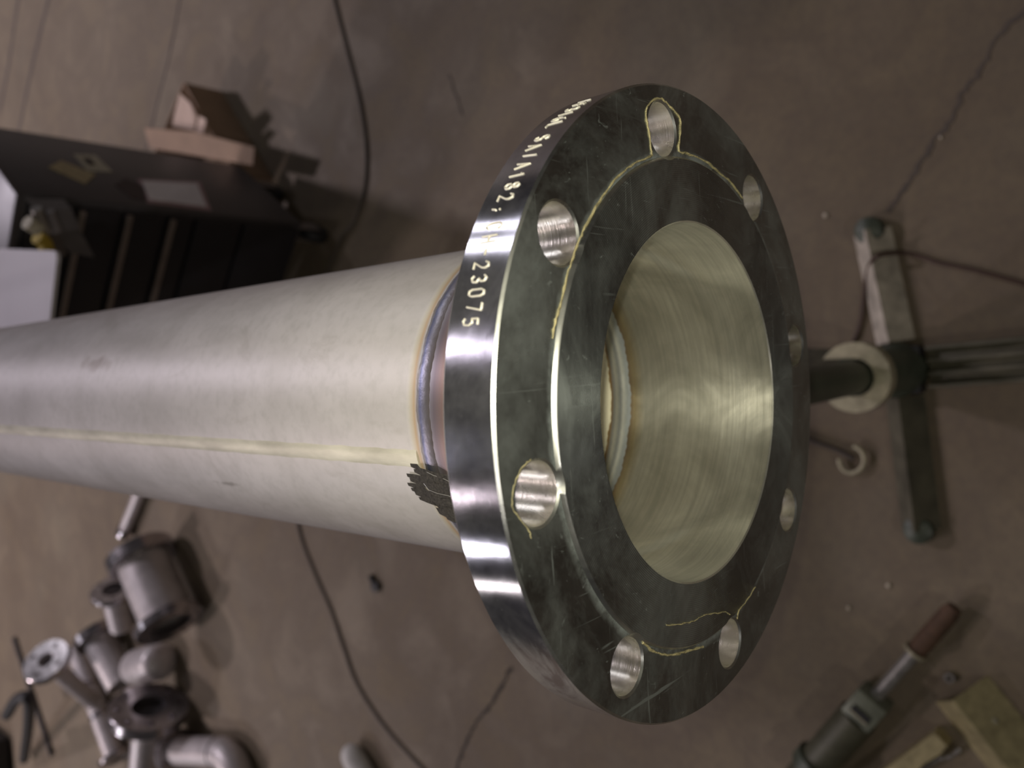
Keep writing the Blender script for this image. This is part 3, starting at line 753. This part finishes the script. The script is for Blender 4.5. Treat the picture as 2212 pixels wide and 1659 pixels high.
# G + D: header with branch
ga, gb = at(165, 1400, .05), at(252, 1640, .05)
s, L = two_points('long grey header with an angled flanged branch, farthest of the pile', ga, gb)
hollow('header_body', .046, 0, L, s)
for t in (.35, .62): MB().lathe([(.045, t * L - .012), (.0485, t * L - .010), (.0485, t * L + .01), (.045, t * L + .012)], 40, closed=True).build('weld_ring', M_FLG, s, 40)
flange_mesh('flange', .075, .042, .022, s, T((0, 0, L - .02)))
inv = frame_from(gb - ga).transposed()
ba = inv @ (at(98, 1425, .30) - ga); bb = inv @ (at(204, 1518, .06) - ga)
Mb = frame_from(bb - ba).to_4x4(); Mb.translation = ba
br = hollow('branch_pipe', .036, .01, (bb - ba).length, s, M=Mb)
flange_mesh('branch_flange', .100, .034, .034, s, Mb, 4); bore_shade_disc(.034, .04, s, Mb)
# E: big flange standing on edge
s, L = along('big flange standing on its rim with a grey pipe running out of view', at(322, 1525, .152), (.95, -.3, 0), .42)
flange_mesh('flange', .150, .066, .045, s, T((0, 0, 0)), 8); MB().lathe([(.066, .04), (.105, .045), (.062, .10), (.055, .11)], 48).build('hub', M_SPOOL, s, 40); hollow('pipe_body', .056, .09, L, s); bore_shade_disc(.066, .03, s)
# plug lying behind E
s, L = two_points('plain grey pipe plug tucked behind the big flange', at(345, 1428, .075), at(262, 1450, .075))
L = .22
MB().lathe([(.0001, -.03), (.05, -.026), (.07, -.005), (.075, .02), (.075, L), (.0001, L)], 40).build('plug_body', M_SPOOL, s, 50)
# F: pipe with elbow
fa, fb = at(376, 1622, .086), at(474, 1625, .060)
s, L = two_points('grey elbow spool with a flanged end, lowest and closest of the pile', fa, fb)
flange_mesh('flange', .085, .05, .03, s, T((0, 0, 0))); hollow('spool_body', .056, .02, L, s)
inv = frame_from(fb - fa).transposed(); el = [Vector((0, 0, L - .01))] ; dwn = inv @ (at(560, 1720, .06) - fb); dwn.normalize()
zz = Vector((0, 0, 1)); perp = (dwn - zz * dwn.dot(zz)).normalized()
for k in range(1, 9):
    a = PI / 2 * k / 8; el.append(Vector((0, 0, L)) + zz * (.11 * math.sin(a)) + perp * (.11 * (1 - math.cos(a))))
MB().tube(el, .058, 32).build('elbow', M_SPOOL, s, 50)
MB().lathe([(.055, L - .006), (.0595, L - .004), (.0595, L + .004), (.055, L + .006)], 40, closed=True).build('weld_ring', M_FLG, s, 40)
# J: pale rounded pipe end
s, L = two_points('pale capped pipe end alone at the lower edge of view', at(752, 1618, .038), at(800, 1700, .038), 'capped pipe', 'capped_pipe', None)
MB().lathe([(.0001, -.012), (.014, -.010), (.026, .0), (.034, .014), (.037, .035), (.037, L), (.0001, L)], 36).build('cap_and_body', simple('pale_grey_paint', (.52, .50, .47), .5), s, 60)

# thin rod and black case at the far left corner
tag(MB().tube([at(30, 1378, .012), at(112, 1632, .012)], .013, 12).build('iron_rod', simple('dark_iron', (.06, .052, .05), .6, .4), None, 40), 'thin dark iron rod lying on the floor past the spools', 'rod')
cs = thing('black_case', 'black tool case with an arched handle at the far corner', 'case', at(20, 1600))
c_o = cs.location
MB().box((-.13, .17, .09), (.34, .42, .18), None, .03).build('case_body', M_BLACK, cs, 40)
MB().tube(spline([at(52, 1640, .04) - c_o, at(62, 1560, .22) - c_o, at(60, 1508, .30) - c_o, at(35, 1512, .30) - c_o, at(15, 1545, .24) - c_o], 6), .026, 10).build('handle', M_BLACK, cs, 50)
